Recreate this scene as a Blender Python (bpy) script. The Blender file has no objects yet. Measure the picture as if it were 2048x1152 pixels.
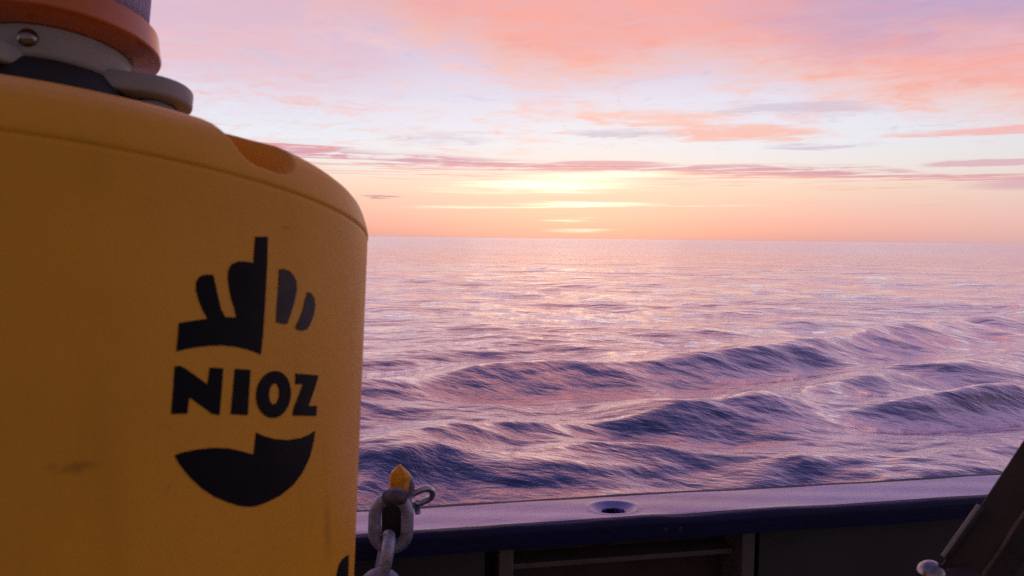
import bpy, bmesh, math, random
import numpy as np
from mathutils import Matrix, Vector

random.seed(3)
rng = np.random.default_rng(11)
SC = bpy.context.scene
COL = SC.collection
rad = math.radians

# ------------------------------------------------------------------ camera
CAM = np.array([0.0, 0.0, 1.62])            # eye height above the deck
PITCH = math.atan(100 / 1518.0)
ROLL = rad(0.66)
fw = np.array([0, math.cos(PITCH), -math.sin(PITCH)])
rt0 = np.array([1.0, 0, 0])
up0 = np.cross(rt0, fw)
rt = math.cos(ROLL) * rt0 + math.sin(ROLL) * up0
up = -math.sin(ROLL) * rt0 + math.cos(ROLL) * up0
cd = bpy.data.cameras.new('camera')
cam = bpy.data.objects.new('camera', cd)
COL.objects.link(cam)
cam.matrix_world = Matrix(((rt[0], up[0], -fw[0], CAM[0]), (rt[1], up[1], -fw[1], CAM[1]),
                           (rt[2], up[2], -fw[2], CAM[2]), (0, 0, 0, 1)))
cd.sensor_width = 36
cd.lens = 36 * 1518 / 2048
cd.clip_start = 0.02
cd.clip_end = 60000
cd.dof.use_dof = True
cd.dof.focus_distance = 5.0
cd.dof.aperture_fstop = 14.0
SC.camera = cam

SC.view_settings.view_transform = 'Standard'
SC.view_settings.look = 'None'
SC.view_settings.exposure = 0.0
SC.view_settings.gamma = 1.0
SC.view_settings.use_curve_mapping = False
SC.cycles.max_bounces = 5
SC.cycles.adaptive_threshold = 0.02
SC.cycles.use_denoising = False

SUN_AZ = 4.4       # degrees to the right of straight ahead
SUN_EL = 2.6


def lin(c):
    return tuple(((v / 255) / 12.92 if v / 255 <= 0.04045 else ((v / 255 + 0.055) / 1.055) ** 2.4) for v in c) + (1.0,)


# ------------------------------------------------------------------ node expressions
class X:
    """one scalar socket of a node tree, with arithmetic"""
    def __init__(s, nt, sock): s.nt, s.k = nt, sock
    def _b(s, op, o, rev=False):
        a, b = (o, s) if rev else (s, o)
        return mth(s.nt, op, a, b)
    def __add__(s, o): return s._b('ADD', o)
    def __radd__(s, o): return s._b('ADD', o, True)
    def __sub__(s, o): return s._b('SUBTRACT', o)
    def __rsub__(s, o): return s._b('SUBTRACT', o, True)
    def __mul__(s, o): return s._b('MULTIPLY', o)
    def __rmul__(s, o): return s._b('MULTIPLY', o, True)
    def __truediv__(s, o): return s._b('DIVIDE', o)
    def __rtruediv__(s, o): return s._b('DIVIDE', o, True)
    def __neg__(s): return s._b('MULTIPLY', -1.0)


def put(nt, sock, v):
    if isinstance(v, X): nt.links.new(v.k, sock)
    elif isinstance(v, bpy.types.NodeSocket): nt.links.new(v, sock)
    else: sock.default_value = v


def mth(nt, op, a, b=None, c=None, clamp=False):
    n = nt.nodes.new('ShaderNodeMath'); n.operation = op; n.use_clamp = clamp
    put(nt, n.inputs[0], a)
    if b is not None: put(nt, n.inputs[1], b)
    if c is not None: put(nt, n.inputs[2], c)
    return X(nt, n.outputs[0])


def sstep(v, lo, hi, a=0.0, b=1.0):
    n = v.nt.nodes.new('ShaderNodeMapRange'); n.interpolation_type = 'SMOOTHSTEP'
    put(v.nt, n.inputs[0], v)
    for i, q in enumerate((lo, hi, a, b)): put(v.nt, n.inputs[i + 1], q)
    return X(v.nt, n.outputs[0])


def gau(v, c, w):
    t = (v - c) / w
    return mth(v.nt, 'POWER', math.e, t * t * -1.0)


def comb(nt, x, y, z):
    n = nt.nodes.new('ShaderNodeCombineXYZ')
    for i, q in enumerate((x, y, z)): put(nt, n.inputs[i], q)
    return n.outputs[0]


def noise(nt, vec, scale, detail=4, rough=0.55, dist=0.0):
    n = nt.nodes.new('ShaderNodeTexNoise')
    n.inputs['Scale'].default_value = scale; n.inputs['Detail'].default_value = detail
    n.inputs['Roughness'].default_value = rough; n.inputs['Distortion'].default_value = dist
    nt.links.new(vec, n.inputs['Vector'])
    return X(nt, n.outputs[0])


def ramp(nt, v, stops, interp='LINEAR'):
    n = nt.nodes.new('ShaderNodeValToRGB'); n.color_ramp.interpolation = interp
    e = n.color_ramp.elements
    while len(e) > 1: e.remove(e[-1])
    e[0].position = stops[0][0]; e[0].color = stops[0][1]
    for p, c in stops[1:]:
        q = e.new(p); q.color = c
    put(nt, n.inputs[0], v)
    return n.outputs[0]


def curve(nt, v, lo, hi, pts, vlo, vhi):
    """a scalar function of v given by points"""
    st = [((p - lo) / (hi - lo), ((q - vlo) / (vhi - vlo),) * 3 + (1,)) for p, q in pts]
    o = ramp(nt, (v - lo) / (hi - lo), st, 'EASE')
    n = nt.nodes.new('ShaderNodeRGBToBW'); nt.links.new(o, n.inputs[0])
    return X(nt, n.outputs[0]) * (vhi - vlo) + vlo


def mixc(nt, f, a, b, mode='MIX'):
    n = nt.nodes.new('ShaderNodeMix'); n.data_type = 'RGBA'; n.blend_type = mode
    put(nt, n.inputs[0], f); put(nt, n.inputs[6], a); put(nt, n.inputs[7], b)
    return n.outputs[2]


# ------------------------------------------------------------------ sky
W = bpy.data.worlds.new('World'); SC.world = W; W.use_nodes = True
nt = W.node_tree
for n in list(nt.nodes): nt.nodes.remove(n)
tc = nt.nodes.new('ShaderNodeTexCoord')
sp = nt.nodes.new('ShaderNodeSeparateXYZ'); nt.links.new(tc.outputs['Generated'], sp.inputs[0])
dx, dy, dz = (X(nt, sp.outputs[i]) for i in range(3))
A = mth(nt, 'ARCTAN2', dx, dy) * (180 / math.pi)           # azimuth, degrees right of ahead
E = mth(nt, 'ARCSINE', dz) * (180 / math.pi)               # elevation, degrees
Ep = mth(nt, 'MAXIMUM', E, 0.0)
Aabs = mth(nt, 'ABSOLUTE', A - SUN_AZ)
# cloud-sheet coordinates (perspective of a flat layer) and streak coordinates (long thin banks near the horizon)
pz = mth(nt, 'MAXIMUM', dz, 0.0) + 0.10
sheet = comb(nt, dx / pz, dy / pz, 0.0)
streak = comb(nt, A * 0.045, E * 1.0, 0.0)
fine = comb(nt, A * 0.10, E * 4.2, 3.0)
n_sheet = noise(nt, sheet, 2.2, 6, 0.55, 0.8) - 0.5
n_sheet2 = noise(nt, sheet, 5.5, 6, 0.6, 1.5) - 0.5
n_str = noise(nt, streak, 2.0, 7, 0.6, 0.35) - 0.5
n_fine = noise(nt, fine, 1.6, 6, 0.62, 0.5) - 0.5
wisp = comb(nt, A * 0.11 + E * 0.10, E * 0.75 - A * 0.035, 7.0)
n_wisp = noise(nt, wisp, 1.5, 7, 0.66, 1.1) - 0.5

# clear air by elevation
eN = mth(nt, 'POWER', Ep / 90.0, 0.5)
def es(e): return (e / 90.0) ** 0.5
base = ramp(nt, eN, [(es(0), lin((214, 162, 166))), (es(0.5), lin((238, 172, 160))), (es(1.3), lin((249, 184, 170))),
                     (es(2.6), lin((250, 203, 186))), (es(3.9), lin((252, 222, 202))), (es(5.2), lin((245, 236, 232))),
                     (es(7.0), lin((238, 241, 250))), (es(10), lin((233, 229, 245))), (es(14), lin((220, 200, 224))),
                     (es(20), lin((196, 176, 212))), (es(32), lin((132, 130, 188))), (es(60), lin((86, 94, 156))), (1, lin((74, 84, 142)))])
# towards the right the low sky is greyer and a little darker
side = sstep(A, 14.0, 40.0)
base = mixc(nt, side * 0.35 * sstep(Ep, 14.0, 3.0), base, lin((206, 200, 208)))

col = base
# thin high haze of lavender and pink wisps
w1 = sstep(n_sheet + n_sheet2 * 0.5, -0.05, 0.28) * sstep(Ep, 5.5, 9.0) * sstep(Ep, 40.0, 17.0)
col = mixc(nt, w1 * 0.75, col, lin((250, 208, 206)))
w2 = sstep(n_sheet2 * -1.0 + n_str * 0.4, 0.06, 0.3) * sstep(Ep, 5.8, 8.0) * sstep(Ep, 30.0, 14.0)
col = mixc(nt, w2 * 0.6, col, lin((206, 196, 220)))
w3 = sstep(n_str + n_sheet2 * 0.4, 0.08, 0.26) * sstep(Ep, 6.2, 7.6) * sstep(Ep, 11.5, 9.0)
col = mixc(nt, w3 * 0.85, col, lin((248, 196, 186)))

w4 = sstep(n_wisp + n_sheet2 * 0.5 + n_sheet * 0.4, 0.03, 0.24) * sstep(Ep, 5.6, 7.0) * sstep(Ep, 22.0, 12.0)
col = mixc(nt, w4 * 0.7, col, lin((250, 212, 208)))
w5 = sstep(n_wisp * -1.0 + n_sheet * 0.5, 0.08, 0.26) * sstep(Ep, 5.8, 7.2) * sstep(Ep, 22.0, 11.0)
col = mixc(nt, w5 * 0.5, col, lin((212, 206, 228)))
# the big salmon sheet overhead, its ragged lower edge falling to the right
edge = curve(nt, A, -60, 60, [(-60, 26), (-30, 22), (-19, 18.5), (-12, 16.4), (-5, 14.4), (0.5, 12.4), (6, 11.8), (12, 12.6), (17, 11.9), (24, 10.2), (28, 9.1), (36, 7.9), (60, 7.5)], 0, 40)
rag = n_sheet * 3.4 + n_sheet2 * 1.8 + n_wisp * 1.5
dE = Ep - edge + rag + 0.9
m1 = sstep(dE, -1.4, 3.2)
front = sstep(Aabs, 120.0, 50.0)
high = sstep(Ep, 70.0, 28.0)
salm = mixc(nt, sstep(A + n_sheet * 18.0, 10.0, 30.0) * sstep(Ep + n_sheet * 5.0, 11.0, 15.5), lin((252, 172, 160)), lin((188, 162, 202)))
salm = mixc(nt, sstep(n_sheet2 + n_sheet, -0.05, 0.25) * 0.35, salm, lin((230, 158, 168)))
salm = mixc(nt, gau(dE, 1.0, 1.2) * 0.42, salm, lin((255, 198, 158)))
salm = mixc(nt, sstep(Ep, 19.0, 48.0), salm, lin((156, 124, 172)))
col = mixc(nt, m1 * high * front * (0.82 + n_wisp * 0.9), col, salm)
# pink veil on the left
m2 = sstep(A + n_sheet * 14.0, -6.0, -15.0) * sstep(Ep + n_sheet2 * 6.0, 7.5, 13.0) * sstep(Ep, 36.0, 18.0) * front
col = mixc(nt, m2 * (0.55 + n_wisp * 1.2), col, lin((234, 188, 200)))

# warm glow round the hidden sun
gl = gau(Aabs, 0.0, 13.0) * gau(Ep, 3.0, 3.4)
col = mixc(nt, gl * 0.32, col, lin((255, 224, 194)))

# low bank of stratus, thin and long
yb = curve(nt, A, -40, 40, [(-40, 5.9), (-16, 5.6), (-8, 5.2), (0, 5.05), (8, 5.0), (16, 4.8), (24, 4.4), (30, 4.1), (40, 4.0)], 0, 8)
tb = (Ep - yb + n_str * 0.55)
half = curve(nt, A, -40, 40, [(-40, 0.7), (-14, 0.95), (-6, 0.95), (4, 0.65), (16, 0.65), (24, 0.85), (31, 0.3), (40, 0.3)], 0, 1)
lines = noise(nt, comb(nt, A * 0.09 + E * 0.05, E * 4.6, 11.0), 1.3, 6, 0.66, 0.6) - 0.5
bank = sstep(mth(nt, 'ABSOLUTE', tb + lines * 0.5), half * 1.25, half * 0.55) * sstep(lines + n_fine * 0.5 + sstep(tb, -0.2, 0.35) * 0.22, -0.02, 0.12)
bank = bank * sstep(n_wisp + lines * 1.2 + n_fine * 0.5, -0.20, 0.08)
bankc = mixc(nt, sstep(tb + n_fine * 0.6, -0.3, 0.4), lin((248, 176, 164)), lin((212, 152, 174)))
col = mixc(nt, bank * 0.88, col, bankc)
low = sstep(mth(nt, 'ABSOLUTE', Ep - yb + 0.75 + n_str * 0.5), 0.55, 0.2) * sstep(lines - n_fine * 0.3, 0.02, 0.16) * gau(A, 6.0, 15.0)
col = mixc(nt, low * 0.75, col, lin((238, 172, 160)))
# second bank on the right, and the little hump over the sun
hump = sstep(gau(A, 7.0, 4.2) * gau(Ep + n_str * 0.3, 5.62, 0.22), 0.25, 0.6)
col = mixc(nt, hump * 0.8, col, lin((222, 168, 184)))
b2 = sstep(gau(A, 38.0, 7.5) * gau(Ep + n_str * 0.5, 3.75, 0.5) + n_fine * 0.5, 0.25, 0.6)
b2b = sstep(gau(A, 32.0, 4.0) * gau(Ep + n_str * 0.7 + n_wisp * 0.5, 5.1, 0.26) + n_fine * 0.4, 0.3, 0.6)
col = mixc(nt, mth(nt, 'MAXIMUM', b2, b2b) * 0.75, col, lin((218, 170, 186)))
# pink and grey wisps in the blue gap: combed fibres, denser where the drifts lie
for (a0, aw, e0, ew, c, k) in ((16.0, 6.5, 7.6, 0.75, (250, 190, 178), 0.85), (11.0, 6.5, 8.8, 0.6, (250, 200, 188), 0.8),
                               (8.5, 4.5, 7.75, 0.38, (196, 184, 208), 0.6), (-5.0, 3.6, 7.15, 0.36, (204, 198, 220), 0.6),
                               (-3.0, 8.0, 10.5, 0.9, (222, 222, 244), 0.35), (20.0, 6.0, 9.2, 0.6, (206, 192, 214), 0.6),
                               (-16.5, 5.0, 6.55, 0.16, (228, 158, 168), 0.95), (-9.5, 1.7, 3.0, 0.11, (196, 150, 166), 0.8),
                               (-6.0, 2.8, 5.95, 0.10, (226, 170, 184), 0.8), (32.0, 6.0, 7.1, 0.3, (246, 186, 186), 0.85),
                               (21.5, 4.5, 6.5, 0.26, (204, 192, 212), 0.65)):
    f = sstep(gau(A + n_str * 4.0 + n_wisp * 5.0, a0, aw) * gau(Ep + n_str * 1.4 + n_wisp * 0.9 + (A - a0) * 0.025, e0, ew) * (1.0 + n_wisp * 2.6) + n_fine * 0.3 + n_wisp * 0.5, 0.22, 0.85)
    col = mixc(nt, f * k, col, lin(c))
# faint darker lines low down
f = sstep(n_fine + n_str * 0.4, 0.10, 0.3) * sstep(Ep, 0.3, 0.8) * sstep(Ep, 4.6, 3.0)
col = mixc(nt, f * 0.22, col, lin((226, 158, 152)))
f = sstep(n_fine * -1.0, 0.08, 0.3) * sstep(Ep, 0.3, 0.8) * sstep(Ep, 4.6, 3.0) * gau(A, SUN_AZ, 20.0)
col = mixc(nt, f * 0.5, col, lin((255, 226, 176)))
# sunlit cloud edges in front of the sun
for (a0, aw, e0, ew, k) in ((2.6, 7.0, 3.95, 0.50, 1.0), (6.0, 6.0, 4.7, 0.30, 0.9), (5.6, 4.6, 2.55, 0.22, 1.0), (-2.0, 6.0, 2.3, 0.12, 0.4), (12.0, 6.0, 2.45, 0.07, 0.35),
                            (4.2, 1.7, 1.36, 0.14, 1.0), (4.9, 2.4, 0.62, 0.12, 0.45)):
    f = sstep(gau(A + n_str * 5.0 + n_fine * 5.0, a0, aw) * gau(Ep + n_str * 0.9 + n_fine * ew * 1.6 - (A - a0) * 0.012, e0, ew) * (1.0 + lines * 2.6 + n_fine * 2.0) + n_fine * 0.4, 0.06, 1.15)
    col = mixc(nt, f * k, col, (1.5, 1.3, 0.97, 1))

# away from the sunset the sky falls to dusk
back = sstep(Aabs, 45.0, 135.0)
col = mixc(nt, back * 0.85 * sstep(Ep, 88.0, 55.0), col, lin((110, 91, 90)))
# below the horizon
col = mixc(nt, sstep(E, -0.2, -1.5), col, lin((60, 60, 90)))

sky = nt.nodes.new('ShaderNodeTexSky'); sky.sky_type = 'NISHITA'; sky.sun_disc = False
sky.sun_elevation = rad(SUN_EL); sky.sun_rotation = rad(SUN_AZ)
bg1 = nt.nodes.new('ShaderNodeBackground'); nt.links.new(sky.outputs[0], bg1.inputs[0]); bg1.inputs[1].default_value = 0.006
bg2 = nt.nodes.new('ShaderNodeBackground'); nt.links.new(col, bg2.inputs[0]); bg2.inputs[1].default_value = 0.95
ad = nt.nodes.new('ShaderNodeAddShader'); nt.links.new(bg1.outputs[0], ad.inputs[0]); nt.links.new(bg2.outputs[0], ad.inputs[1])
wo = nt.nodes.new('ShaderNodeOutputWorld'); nt.links.new(ad.outputs[0], wo.inputs[0])

# ------------------------------------------------------------------ sun, low and veiled by cloud
sd = bpy.data.lights.new('sun', 'SUN'); sun = bpy.data.objects.new('sun', sd); COL.objects.link(sun)
sd.energy = 0.006; sd.angle = rad(16); sd.color = (1.0, 0.62, 0.45)
to = Vector((math.sin(rad(SUN_AZ)) * math.cos(rad(SUN_EL + 2)), math.cos(rad(SUN_AZ)) * math.cos(rad(SUN_EL + 2)), math.sin(rad(SUN_EL + 2))))
sun.rotation_euler = to.to_track_quat('Z', 'Y').to_euler()


# ------------------------------------------------------------------ materials
def mat(name, color, rough=0.5, metal=0.0, var=0.0, vscale=20.0, bump=0.0, bscale=200.0, coat=0.0, dark=None, dthr=(0.55, 0.75), dscale=8.0, spec=0.5, stretch=(1, 1, 1), sss=0.0):
    m = bpy.data.materials.new(name); m.use_nodes = True; t = m.node_tree
    b = t.nodes['Principled BSDF']
    tcn = t.nodes.new('ShaderNodeTexCoord'); mp = t.nodes.new('ShaderNodeMapping')
    t.links.new(tcn.outputs['Object'], mp.inputs[0]); mp.inputs['Scale'].default_value = stretch
    v = mp.outputs[0]
    c = tuple(color) + (1,)
    if var:
        nn = noise(t, v, vscale, 5, 0.6)
        c = mixc(t, sstep(nn, 0.3, 0.7), tuple(q * (1 - var) for q in color) + (1,), tuple(min(1, q * (1 + var)) for q in color) + (1,))
    if dark is not None:
        c = mixc(t, sstep(noise(t, v, dscale, 6, 0.65), dthr[0], dthr[1]), c, tuple(dark) + (1,))
    put(t, b.inputs['Base Color'], c)
    r = noise(t, v, vscale * 2.3, 4, 0.6) * 0.25 + (rough - 0.125)
    put(t, b.inputs['Roughness'], r)
    b.inputs['Metallic'].default_value = metal; b.inputs['Coat Weight'].default_value = coat
    b.inputs['Coat Roughness'].default_value = 0.15; b.inputs['Specular IOR Level'].default_value = spec
    if sss:
        b.inputs['Subsurface Weight'].default_value = sss; b.inputs['Subsurface Radius'].default_value = (0.01, 0.006, 0.001); b.inputs['Subsurface Scale'].default_value = 1.0
    if bump:
        bn = t.nodes.new('ShaderNodeBump'); bn.inputs['Distance'].default_value = bump; bn.inputs['Strength'].default_value = 1.0
        put(t, bn.inputs['Height'], noise(t, v, bscale, 4, 0.6)); t.links.new(bn.outputs[0], b.inputs['Normal'])
    return m


M = {}
M['yellow'] = mat('yellow_plastic', (0.86, 0.385, 0.010), 0.48, var=0.05, vscale=6, spec=0.4, bump=0.0003, bscale=160, dark=(0.5, 0.2, 0.004), dthr=(0.66, 0.80), dscale=10)
M['black_vinyl'] = mat('black_vinyl', (0.003, 0.003, 0.006), 0.55, spec=0.15)
M['worn_vinyl'] = mat('worn_vinyl', (0.022, 0.016, 0.022), 0.5, var=0.3, vscale=60, spec=0.3)
M['rubber'] = mat('black_rubber', (0.010, 0.010, 0.014), 0.6)
M['grey_plastic'] = mat('grey_plastic', (0.30, 0.29, 0.27), 0.5, var=0.08, vscale=30)
M['orange'] = mat('orange_plastic', (0.58, 0.155, 0.025), 0.22, var=0.06, coat=0.5)
M['nut'] = mat('nut_steel', (0.26, 0.24, 0.27), 0.22, 1.0, var=0.2, vscale=200)
M['collar'] = mat('stained_steel', (0.12, 0.105, 0.14), 0.55, 0.4, var=0.3, vscale=120)
M['bolt'] = mat('bolt_steel', (0.22, 0.21, 0.19), 0.15, 1.0)
M['steel'] = mat('stainless', (0.6, 0.6, 0.6), 0.18, 1.0)
M['galv'] = mat('galvanised', (0.34, 0.35, 0.47), 0.5, 0.55, var=0.2, vscale=90, bump=0.0012, bscale=160)
M['ridge_light'] = mat('ridge_light_rust', (0.14, 0.09, 0.07), 0.6, var=0.4, vscale=60, bump=0.001, bscale=300)  # light caught along the beam's ridge, put into a paler rust colour
M['dull_strip'] = mat('dull_strip', (0.04, 0.036, 0.04), 0.5, var=0.3)
M['bright_galv'] = mat('bright_galvanised', (0.5, 0.5, 0.56), 0.34, 0.85, var=0.15, vscale=90)
M['dark_steel'] = mat('dark_steel', (0.03, 0.03, 0.035), 0.5, 0.5, var=0.3)
M['tape'] = mat('yellow_tape', (0.75, 0.33, 0.01), 0.4, var=0.15, vscale=120, bump=0.0008, bscale=220)
M['rail'] = mat('shaded_rail_paint', (0.005, 0.006, 0.055), 0.55, var=0.2, vscale=14, bump=0.0015, bscale=130, spec=0.3, stretch=(0.35, 1, 1))  # front and underside: their shade is put into a near-black navy
M['rail_top'] = mat('skylit_worn_paint', (0.17, 0.10, 0.55), 0.5, var=0.2, vscale=14, dark=(0.03, 0.03, 0.20), dthr=(0.60, 0.70), dscale=26, bump=0.005, bscale=130, coat=1.0, stretch=(0.35, 1, 1))  # top: pink sky sheen put into a lighter lilac; dark spots are chips
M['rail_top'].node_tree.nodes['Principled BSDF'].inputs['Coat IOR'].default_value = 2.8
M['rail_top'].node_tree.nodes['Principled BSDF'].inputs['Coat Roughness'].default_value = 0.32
M['bulwark'] = mat('bulwark_paint', (0.045, 0.042, 0.044), 0.55, var=0.12, vscale=9, dark=(0.04, 0.022, 0.014), dthr=(0.6, 0.75))
M['rib'] = mat('rib_paint', (0.13, 0.112, 0.105), 0.55, var=0.12, vscale=20, dark=(0.05, 0.03, 0.02), dthr=(0.62, 0.72), dscale=30)
M['bay'] = mat('rusty_plate', (0.06, 0.038, 0.026), 0.7, var=0.3, vscale=12)
M['rust'] = mat('rust', (0.03, 0.012, 0.005), 0.8)
M['deck'] = mat('deck_paint', (0.035, 0.05, 0.04), 0.6, var=0.2, vscale=4, bump=0.001, bscale=60)
M['beam'] = mat('beam_paint', (0.032, 0.016, 0.011), 0.6, var=0.3, vscale=16, bump=0.002, bscale=50, dark=(0.02, 0.012, 0.01))


def clear_mat():
    # frosted, ribbed polycarbonate: part glossy skin, part light passing through
    m = bpy.data.materials.new('frosted_lens'); m.use_nodes = True; t = m.node_tree; b = t.nodes['Principled BSDF']; o = t.nodes['Material Output']
    b.inputs['Base Color'].default_value = (0.60, 0.60, 0.82, 1); b.inputs['Roughness'].default_value = 0.18
    tr = t.nodes.new('ShaderNodeBsdfTranslucent'); tr.inputs[0].default_value = (0.92, 0.86, 0.95, 1)
    mx = t.nodes.new('ShaderNodeMixShader'); mx.inputs[0].default_value = 0.7
    t.links.new(b.outputs[0], mx.inputs[1]); t.links.new(tr.outputs[0], mx.inputs[2]); t.links.new(mx.outputs[0], o.inputs[0])
    return m
M['clear'] = clear_mat()


def sea_mat():
    m = bpy.data.materials.new('sea_water'); m.use_nodes = True; t = m.node_tree
    for n in list(t.nodes): t.nodes.remove(n)
    out = t.nodes.new('ShaderNodeOutputMaterial')
    tcn = t.nodes.new('ShaderNodeTexCoord')
    def rot(a, sx, sy):
        mp = t.nodes.new('ShaderNodeMapping'); t.links.new(tcn.outputs['Object'], mp.inputs[0])
        mp.vector_type = 'POINT'; mp.inputs['Rotation'].default_value = (0, 0, rad(a))
        m2 = t.nodes.new('ShaderNodeMapping'); t.links.new(mp.outputs[0], m2.inputs[0]); m2.inputs['Scale'].default_value = (sx, sy, 1)
        return m2.outputs[0]
    # wind ripples: crests drawn out along one direction, finer ones over them
    ln = t.nodes.new('ShaderNodeVectorMath'); ln.operation = 'LENGTH'; t.links.new(tcn.outputs['Object'], ln.inputs[0])
    dist_ = X(t, ln.outputs['Value'])
    near_ = sstep(dist_, 160.0, 25.0, 0.22, 1.0)
    msk = sstep(noise(t, rot(0, 0.6, 1.0), 0.45, 3, 0.6), 0.38, 0.62)
    h = noise(t, rot(50, 0.30, 1.0), 5.5, 4, 0.62, 0.3) * 0.028 * (msk * 0.7 + 0.3)
    h = h + noise(t, rot(8, 0.32, 1.0), 7.0, 4, 0.62, 0.5) * 0.022 * (1.15 - msk)
    h = (h + noise(t, rot(15, 0.3, 1.0), 17.0, 3, 0.6, 0.4) * 0.009) * near_
    h = h + noise(t, rot(20, 0.35, 1.0), 1.3, 3, 0.55, 0.3) * 0.10
    h = h + noise(t, rot(-12, 0.5, 1.0), 0.32, 3, 0.55) * 0.46
    h = h + noise(t, rot(5, 0.5, 1.0), 0.05, 3, 0.55) * 2.2
    bn = t.nodes.new('ShaderNodeBump'); bn.inputs['Strength'].default_value = 1.0; bn.inputs['Distance'].default_value = 1.0
    put(t, bn.inputs['Height'], h)
    gl = t.nodes.new('ShaderNodeBsdfGlossy'); gl.inputs['Color'].default_value = (0.97, 0.90, 0.97, 1)
    put(t, gl.inputs['Roughness'], sstep(dist_, 20.0, 400.0, 0.045, 0.16))
    df = t.nodes.new('ShaderNodeBsdfDiffuse'); df.inputs['Color'].default_value = (0.014, 0.018, 0.085, 1)
    t.links.new(bn.outputs[0], gl.inputs['Normal']); t.links.new(bn.outputs[0], df.inputs['Normal'])
    lw = t.nodes.new('ShaderNodeLayerWeight'); lw.inputs[0].default_value = 0.5; t.links.new(bn.outputs[0], lw.inputs['Normal'])
    facing = X(t, lw.outputs['Facing'])
    fac = mth(t, 'POWER', facing, 1.5) * 0.96 + 0.03
    mx = t.nodes.new('ShaderNodeMixShader'); put(t, mx.inputs[0], fac)
    t.links.new(df.outputs[0], mx.inputs[1]); t.links.new(gl.outputs[0], mx.inputs[2]); t.links.new(mx.outputs[0], out.inputs[0])
    return m
M['sea'] = sea_mat()


# ------------------------------------------------------------------ mesh helpers
def obj(name, verts, faces, m, parent=None, smooth=True, base=None, sharp=None):
    verts = np.asarray(verts, float)
    if parent is not None: verts = verts - ABS[parent.name]
    me = bpy.data.meshes.new(name)
    if isinstance(faces, np.ndarray):
        k = faces.shape[1]
        me.vertices.add(len(verts)); me.vertices.foreach_set('co', verts.astype(np.float32).ravel())
        me.loops.add(faces.size); me.loops.foreach_set('vertex_index', faces.astype(np.int32).ravel())
        me.polygons.add(len(faces)); me.polygons.foreach_set('loop_start', np.arange(0, faces.size, k, dtype=np.int32))
        me.update(calc_edges=True); me.validate()
    else:
        me.from_pydata([tuple(v) for v in verts], [], [tuple(f) for f in faces]); me.validate()
    me.polygons.foreach_set('use_smooth', np.full(len(me.polygons), smooth))
    if sharp is not None and smooth:
        me.set_sharp_from_angle(angle=rad(sharp))
    me.materials.append(m)
    o = bpy.data.objects.new(name, me); COL.objects.link(o)
    ABS[o.name] = np.zeros(3) if parent is None else ABS[parent.name]
    if parent is not None: o.parent = parent
    return o


ABS = {}


def thing(name, loc, label, cat, group=None):
    o = bpy.data.objects.new(name, None); COL.objects.link(o); o.location = loc; o.empty_display_size = 0.1
    o['label'] = label; o['category'] = cat
    if group: o['group'] = group
    ABS[o.name] = np.array(loc, float)
    return o


def grid_faces(nu, nv, wrap_u=False, wrap_v=False):
    iu = np.arange(nu if wrap_u else nu - 1); iv = np.arange(nv if wrap_v else nv - 1)
    a, b = np.meshgrid(iu, iv, indexing='ij')
    a2, b2 = (a + 1) % nu, (b + 1) % nv
    return np.stack([a * nv + b, a2 * nv + b, a2 * nv + b2, a * nv + b2], -1).reshape(-1, 4)


def lathe(profile, n=64, frame=None, center=(0, 0)):
    """profile [(r,z)...] about the frame's axis; closed ends when r=0"""
    th = np.linspace(0, 2 * np.pi, n, endpoint=False)
    P = np.array(profile)
    L = np.stack([center[0] + np.cos(th)[:, None] * P[:, 0], center[1] + np.sin(th)[:, None] * P[:, 0], np.ones(n)[:, None] * P[:, 1]], -1).reshape(-1, 3)
    F = grid_faces(n, len(P), wrap_u=True)
    return (frame(L) if frame else L), F


def tube(path, r, seg=14, closed=False, cap=True):
    P = np.array(path, float); n = len(P)
    rr = np.full(n, r) if np.isscalar(r) else np.array(r)
    T = np.roll(P, -1, 0) - np.roll(P, 1, 0) if closed else np.gradient(P, axis=0)
    T /= np.linalg.norm(T, axis=1)[:, None]
    ref = np.array([0, 0, 1.0]) if abs(T[0][2]) < 0.9 else np.array([1.0, 0, 0])
    Nn = np.cross(T[0], ref); Nn /= np.linalg.norm(Nn)
    V = []; th = np.linspace(0, 2 * np.pi, seg, endpoint=False)
    for i in range(n):
        Nn = Nn - T[i] * (Nn @ T[i]); Nn /= np.linalg.norm(Nn); B = np.cross(T[i], Nn)
        V.append(P[i] + rr[i] * (np.cos(th)[:, None] * Nn + np.sin(th)[:, None] * B))
    V = np.concatenate(V); F = [tuple(f) for f in grid_faces(n, seg, wrap_u=closed, wrap_v=True)]
    if not closed and cap:
        F.append(tuple(range(seg))[::-1]); F.append(tuple(range((n - 1) * seg, n * seg)))
    return V, F


def boxv(c, ax, ay, az, hx, hy, hz, bev=0.0):
    """bevelled box with axes ax, ay, az and half sizes"""
    bm = bmesh.new(); bmesh.ops.create_cube(bm, size=2.0)
    for v in bm.verts: v.co = (v.co.x * hx, v.co.y * hy, v.co.z * hz)
    if bev: bmesh.ops.bevel(bm, geom=list(bm.edges), offset=bev, segments=3, profile=0.5, affect='EDGES')
    V = np.array([tuple(v.co) for v in bm.verts]); bm.verts.index_update(); F = [tuple(v.index for v in f.verts) for f in bm.faces]; bm.free()
    V = np.array(c) + V[:, :1] * np.array(ax) + V[:, 1:2] * np.array(ay) + V[:, 2:] * np.array(az)
    return V, F


def join(*parts):
    V = []; F = []; k = 0
    for v, f in parts:
        V.append(np.asarray(v)); F += [tuple(int(i) + k for i in q) for q in f]; k += len(v)
    return np.concatenate(V), F


# ------------------------------------------------------------------ sea
SEA_Z = CAM[2] - 4.0


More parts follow.
